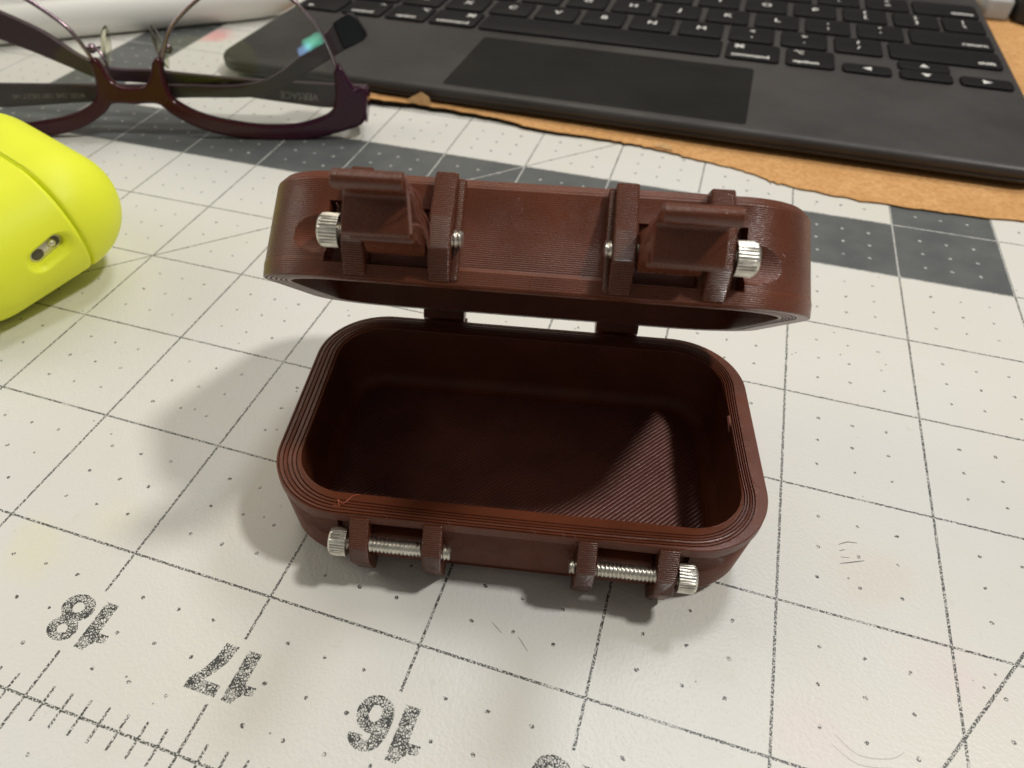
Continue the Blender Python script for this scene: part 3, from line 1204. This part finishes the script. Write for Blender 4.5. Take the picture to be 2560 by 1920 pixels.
def letter(xc, row, a, b=None):
    if b:
        lg = [(b, 0, 3.0, 3.6, 'CENTER'), (a, 0, -2.6, 3.6, 'CENTER')]
    else:
        lg = [(a, 0, 0.3, 4.6, 'CENTER')]
    key(xc - KW / 2, xc + KW / 2, row, lg)


# bottom row
key(-95.6, -77.9, 1, [("fn", -5.5, -4.6, 3.0, 'LEFT')])
key(-76.6, -59.3, 1, [("control", 0, -5.0, 2.9, 'CENTER'), ("\u2303", 5, 4.2, 3.4, 'CENTER')])
key(-57.6, -40.5, 1, [("option", 0, -5.0, 2.9, 'CENTER'), ("\u2325", 5, 4.2, 3.4, 'CENTER')])
key(-39.0, -19.9, 1, [("command", 0, -5.0, 3.1, 'CENTER'), ("\u2318", 5, 3.6, 4.0, 'CENTER')])
key(-18.3, 72.9, 1, [])
key(74.6, 93.2, 1, [("command", -7.4, -5.0, 3.1, 'LEFT'), ("\u2318", -5, 3.6, 4.0, 'CENTER')])
key(95.4, 111.8, 1, [("option", -6, -5.0, 3.1, 'LEFT'), ("\u2325", -4, 4.0, 3.6, 'CENTER')])


def arrow(x0, x1, y0, pts, dp):
    o = key(x0, x1, 1, [], y0, dp)
    me_ = flat_curve('legend', [pts])
    link('legend', me_, M['legend'], o, (0, 0, 0.99))


arrow(114.3, 130.3, 265.6, [(-1.6, 0), (1.3, 1.6), (1.3, -1.6)], 8.0)
arrow(132.8, 149.4, 265.6, [(0, -1.5), (1.6, 1.2), (-1.6, 1.2)], 8.0)
arrow(132.8, 149.4, 274.4, [(0, 1.5), (1.6, -1.2), (-1.6, -1.2)], 7.9)
arrow(151.7, 167.8, 265.6, [(1.6, 0), (-1.3, 1.6), (-1.3, -1.6)], 8.0)
# Z row
key(-95.6, -59.3, 2, [("shift", -12, -4.6, 3.1, 'LEFT')])
for i, c in enumerate("ZXCVBNM"):
    letter(-49.4 + P_ * i, 2, c)
for i, (a, b) in enumerate(((",", "<"), (".", ">"), ("/", "?"))):
    letter(-49.4 + P_ * (7 + i), 2, a, b)
key(130.7, 167.4, 2, [("shift", 16, -4.6, 3.1, 'RIGHT')])
# A row
key(-95.6, -70.0, 3, [("caps lock", -11, -4.6, 2.9, 'LEFT')])
for i, c in enumerate("ASDFGHJKL"):
    letter(-59.7 + P_ * i, 3, c)
letter(-59.7 + P_ * 9, 3, ";", ":")
letter(-59.7 + P_ * 10, 3, "'", '"')
key(139.2, 167.4, 3, [("return", 12, -4.6, 3.1, 'RIGHT')])
# Q row
key(-95.6, -74.7, 4, [("tab", -8, -4.6, 3.0, 'LEFT')])
for i, c in enumerate("QWERTYUIOP"):
    letter(-64.4 + P_ * i, 4, c)
letter(-64.4 + P_ * 10, 4, "[", "{")
letter(-64.4 + P_ * 11, 4, "]", "}")
key(152.7, 167.4, 4, [("\\", 0, -2.2, 4.0, 'CENTER'), ("|", 0, 3.2, 3.4, 'CENTER')])
# number row
key(-95.6, -84.0, 5, [("`", 0, -2.0, 3.4, 'CENTER'), ("~", 0, 3.2, 3.4, 'CENTER')])
for i, (a, b) in enumerate((("1", "!"), ("2", "@"), ("3", "#"), ("4", "$"), ("5", "%"), ("6", "^"), ("7", "&"), ("8", "*"), ("9", "("), ("0", ")"), ("-", "_"), ("=", "+"))):
    letter(-73.8 + P_ * i, 5, a, b)
key(143.4, 167.4, 5, [("delete", 10, -4.6, 3.1, 'RIGHT')])

# ------------------------------------------------------------------ folded eyeglasses, upside down on the browline
ang, tl = math.radians(18), math.radians(8)
U = Vector((math.cos(ang), math.sin(ang), 0))
vn = Vector((-U.y, U.x, 0))
Vv = math.cos(tl) * Vector((0, 0, 1)) + math.sin(tl) * vn
Wn = U.cross(Vv) * -1.0                       # away from the camera
gl = empty('eyeglasses', 'purple-brown half-frame eyeglasses lying folded upside down behind the yellow case', 'glasses', (-53.65, 170.72, 0.15))
# own axes: x along the frame, y up the lenses, z towards the camera
gl.rotation_euler = Matrix((U, Vv, U.cross(Vv))).transposed().to_euler()

UC = -42.2
lensR = [(-30.6, 11.0), (-25.8, 8.1), (-20.8, 6.3), (-15.1, 5.0), (-4.9, 3.6), (6.0, 3.8), (14.4, 5.8), (18.6, 8.4), (20.1, 12.6), (20.5, 19.1), (19.4, 24.0),
         (16.6, 31.1), (12.6, 36.2), (9.0, 39.8), (3.0, 43.2), (-4.5, 44.2), (-11.8, 42.4), (-17.4, 39.2), (-22.6, 35.5), (-27.1, 31.4), (-30.0, 26.6), (-31.9, 21.8), (-32.4, 17.8), (-32.0, 14.3)]
mir = lambda L: [(2 * UC - x, y) for x, y in L]


LCU, LCV = -6.0, 24.0


def curve_z(x, y, side):
    cx = LCU if side > 0 else 2 * UC - LCU
    return 1.2 - ((x - cx) ** 2 + (y - LCV) ** 2) / 320.0


def half_frame(side):
    f = (lambda L: L) if side > 0 else (lambda L: mir(L))
    loop = [(p.x, p.y) for p in smooth_path([(x, y, 0) for x, y in f(lensR)], 5, True)]
    link('rim_wire', tube('rim_wire', [(x, y, curve_z(x, y, side)) for x, y in loop], 0.62, 8, True), M['rimmetal'], gl)
    V, F = [], []
    n = len(loop)
    cx = LCU if side > 0 else 2 * UC - LCU
    for sgn, off in ((1, 0.55), (-1, -0.55)):
        b0 = len(V)
        for q in range(12):
            t = 1 - q / 12.0
            for x, y in loop:
                a, b = cx + (x - cx) * t, LCV + (y - LCV) * t
                V.append((a, b, curve_z(a, b, side) + off))
        V.append((cx, LCV, curve_z(cx, LCV, side) + off))
        c = len(V) - 1
        for q in range(11):
            for i in range(n):
                k = (i + 1) % n
                f_ = (b0 + q * n + i, b0 + q * n + k, b0 + (q + 1) * n + k, b0 + (q + 1) * n + i)
                F.append(f_ if sgn > 0 else f_[::-1])
        for i in range(n):
            f_ = (b0 + 11 * n + i, b0 + 11 * n + (i + 1) % n, c)
            F.append(f_ if sgn > 0 else f_[::-1])
    half_n = 12 * n + 1
    for i in range(n):
        F.append((i, half_n + i, half_n + (i + 1) % n, (i + 1) % n))
    bml = bmesh.new()
    vs = [bml.verts.new(p) for p in V]
    for f_ in F:
        bml.faces.new([vs[i] for i in f_])
    link('lens', from_bm('lens', bml, 50), M['lens'], gl)
    # browline: bridge centre out to the end piece
    low = [(UC, 11.1), (-35.0, 11.2), (-31.2, 8.1), (-26.4, 5.2), (-21.4, 3.1), (-13.5, 1.3), (0.0, 0.1), (11.1, 0.9), (22.3, 3.7), (27.1, 5.8), (28.2, 10.6), (28.2, 14.6), (25.3, 14.3), (21.3, 20.6)]
    up_ = [(20.7, 19.5), (20.5, 12.6), (18.9, 8.2), (14.4, 5.5), (6.0, 3.5), (-4.9, 3.3), (-15.1, 4.7), (-20.8, 6.0), (-25.8, 7.8), (-30.7, 10.8), (-32.3, 14.3), (-32.8, 18.2), (-32.5, 22.2),
           (-33.4, 21.8), (-34.9, 17.8), (-37.1, 15.3), (-39.5, 14.2), (UC, 14.0)]
    out = [(p.x, p.y) for p in smooth_path([(x, y, 0) for x, y in low], 4)] + [(p.x, p.y) for p in smooth_path([(x, y, 0) for x, y in up_], 4)]
    b = flat_curve('browline', [f(out)], 0.55, 0.95, 5)
    link('browline', b, M['brow'], gl, (0, 0, 0.2))
    # end block turning back to the hinge
    xs = 28.0
    pr = [(-1.6, 4.6), (1.4, 6.0), (1.5, 14.4), (-1.4, 14.2), (-10.5, 13.2), (-11.0, 9.5), (-6, 7.0)]
    e = prism([(b_, a_) for a_, b_ in pr], xs - 2.2, xs + 0.9, 0.5, 3) if side > 0 else prism([(b_, a_) for a_, b_ in pr], 2 * UC - xs - 0.9, 2 * UC - xs + 2.2, 0.5, 3)
    link('end_piece', from_bm('end_piece', e, 40), M['brow'], gl)
    # nose pad and its arm
    px = [(-33.0, 16.5, -0.5), (-34.6, 19.5, -3.0), (-33.2, 23.8, -4.0), (-31.0, 25.3, -4.6), (-30.4, 24.6, -5.6), (-32.5, 25.0, -6.4)]
    px = [((x if side > 0 else 2 * UC - x), y, z) for x, y, z in px]
    link('nose_arm', tube('nose_arm', [tuple(p) for p in smooth_path(px, 5)], 0.45, 6), M['rimmetal'], gl)
    bm = bmesh.new()
    bmesh.ops.create_uvsphere(bm, u_segments=14, v_segments=10, radius=1.0)
    bmesh.ops.scale(bm, vec=(1.1, 6.2, 3.0), verts=bm.verts)
    bmesh.ops.rotate(bm, cent=(0, 0, 0), matrix=Matrix.Rotation(math.radians(12 if side > 0 else -12), 3, 'Z'), verts=bm.verts)
    bmesh.ops.translate(bm, vec=((-34.0 if side > 0 else 2 * UC + 34.0), 25.0, -7.0), verts=bm.verts)
    link('nose_pad', from_bm('nose_pad', bm, 60), M['pad'], gl)
    bm = bmesh.new()
    bmesh.ops.create_uvsphere(bm, u_segments=14, v_segments=10, radius=1.45)
    bmesh.ops.translate(bm, vec=((-30.6 if side > 0 else 2 * UC + 30.6), 25.0, -4.6), verts=bm.verts)
    link('pad_socket', from_bm('pad_socket', bm, 60), M['rimmetal'], gl)


half_frame(1)
half_frame(-1)


def temple(upper, lower, z, zslope, mat, tipx):
    up2 = [(p.x, p.y) for p in smooth_path([(a, b, 0) for a, b in upper], 5)]
    lo2 = [(p.x, p.y) for p in smooth_path([(a, b, 0) for a, b in lower], 5)]
    me_ = flat_curve('temple', [up2 + lo2[::-1]], 0.7, 0.5, 2)
    for v in me_.vertices:
        x = v.co.x / MM
        v.co.z += (z + zslope * (x - tipx)) * MM
    me_.polygons.foreach_set('use_smooth', [True] * len(me_.polygons))
    me_.set_sharp_from_angle(angle=math.radians(35))
    return link('temple', me_, mat, gl)


TA = temple([(27.5, 13.0), (-5.9, 14.4), (-30.3, 16.3), (-38.3, 17.2), (-49.3, 17.4), (-54.6, 18.4), (-61.8, 21.8), (-70.5, 28.2), (-81.9, 33.7), (-93, 38.5)],
            [(27.2, 7.6), (15.4, 7.0), (4.4, 8.2), (-6.5, 9.6), (-17.2, 11.2), (-31.1, 12.8), (-40.1, 14.0), (-52.1, 14.8), (-57.4, 15.7), (-65.2, 19.0), (-74.8, 23.2), (-84.3, 26.9), (-95, 31)],
            -11.0, 0.0, M['temple'], 0)
TB = temple([(-110.5, 14.0), (-86.4, 13.9), (-55.9, 13.8), (-29.1, 13.9), (-15.7, 13.7), (-5.7, 14.8), (1.1, 17.4), (7.0, 21.2), (15.7, 27.7), (20.6, 32.2)],
            [(-110.5, 7.0), (-88.7, 7.6), (-57.0, 9.7), (-29.7, 11.0), (-10.6, 11.2), (-2.3, 12.3), (6.4, 16.5), (15.1, 21.2), (23.0, 25.6)],
            -6.2, 0.0, M['temple'], 0)
# black square-cut ear tip
me_ = flat_curve('temple_tip', [[(20.4, 32.1), (22.9, 25.6), (25.5, 26.7), (28.3, 28.0), (29.0, 28.9), (28.8, 29.9), (26.6, 33.4), (25.6, 34.2), (24.4, 34.2), (22.2, 33.1)]], 0.95, 0.6, 3)
me_.polygons.foreach_set('use_smooth', [True] * len(me_.polygons))
me_.set_sharp_from_angle(angle=math.radians(35))
link('temple_tip', me_, M['tip'], TB, (0, 0, -6.2))


def temple_text(parent, body, size, x, y, z, rz=math.pi):
    link('printed_text', text_mesh(body, size, 'CENTER', 0.02), M['templeprint'], parent, (x, y, z), (0, 0, rz))


temple_text(TA, "VERSACE", 3.0, 6.2, 10.3, -9.75, math.pi - 0.07)
temple_text(TA, "CE", 2.2, -16.9, 13.4, -9.75, math.pi - 0.05)
temple_text(TB, "MOD. 1245 1287 53\u25a117 140", 1.9, -71.5, 11.0, -4.95, math.pi + 0.02)

# ------------------------------------------------------------------ white stylus
ax = Vector((0.800, 0.600, 0))
seg = 40
prof = [(-190, 6.0), (-189, 6.7), (-187.5, 6.9), (-24, 6.9), (-17, 6.7), (-11, 5.9), (-6, 4.9), (-2.5, 3.4), (-0.8, 2.4), (0, 1.2)]
L = [[(s, r * math.cos(2 * math.pi * k / seg), r * math.sin(2 * math.pi * k / seg)) for k in range(seg)] for s, r in prof]
V, F = rings(L)
st = link('stylus', mesh('stylus', V, F, 30), M['white'], None, (-103.5, 280.2, 6.93), (0, 0, math.atan2(0.6, 0.8)))
tag(st, 'thick white stylus with a tapered end lying behind the eyeglasses', 'stylus')


# ------------------------------------------------------------------ things beyond the keyboard's far right corner
def rbox(name, x0, x1, y0, y1, z0, z1, r, mat, parent=None):
    cx, cy = (x0 + x1) / 2, (y0 + y1) / 2
    L = []
    for ins, z in ((0.8, z0), (0, z0 + 0.8), (0, z1 - 1.2), (0.4, z1 - 0.4), (1.3, z1)):
        L.append([(x + cx, y + cy, z) for x, y in rrect(x1 - x0 - 2 * ins, y1 - y0 - 2 * ins, max(r - ins, 0.4), 1, 8)])
    V, F = rings(L)
    return link(name, mesh(name, V, F, 40), mat, parent)


o = rbox('pale_block', 173.5, 184.5, 366.5, 420, 0.9, 9, 2.5, M['greyblock'])
tag(o, 'pale grey slab on the cardboard beyond the keyboard, far right corner', 'slab')
gd = rbox('dark_gadget', 186.0, 240, 362, 440, 0.9, 13, 8, M['gadget'])
tag(gd, 'dark rounded gadget with a pale blue panel in the far right corner', 'gadget')
rbox('blue_panel', 191.0, 236, 368, 434, 12.8, 13.6, 6, M['blue'], gd)
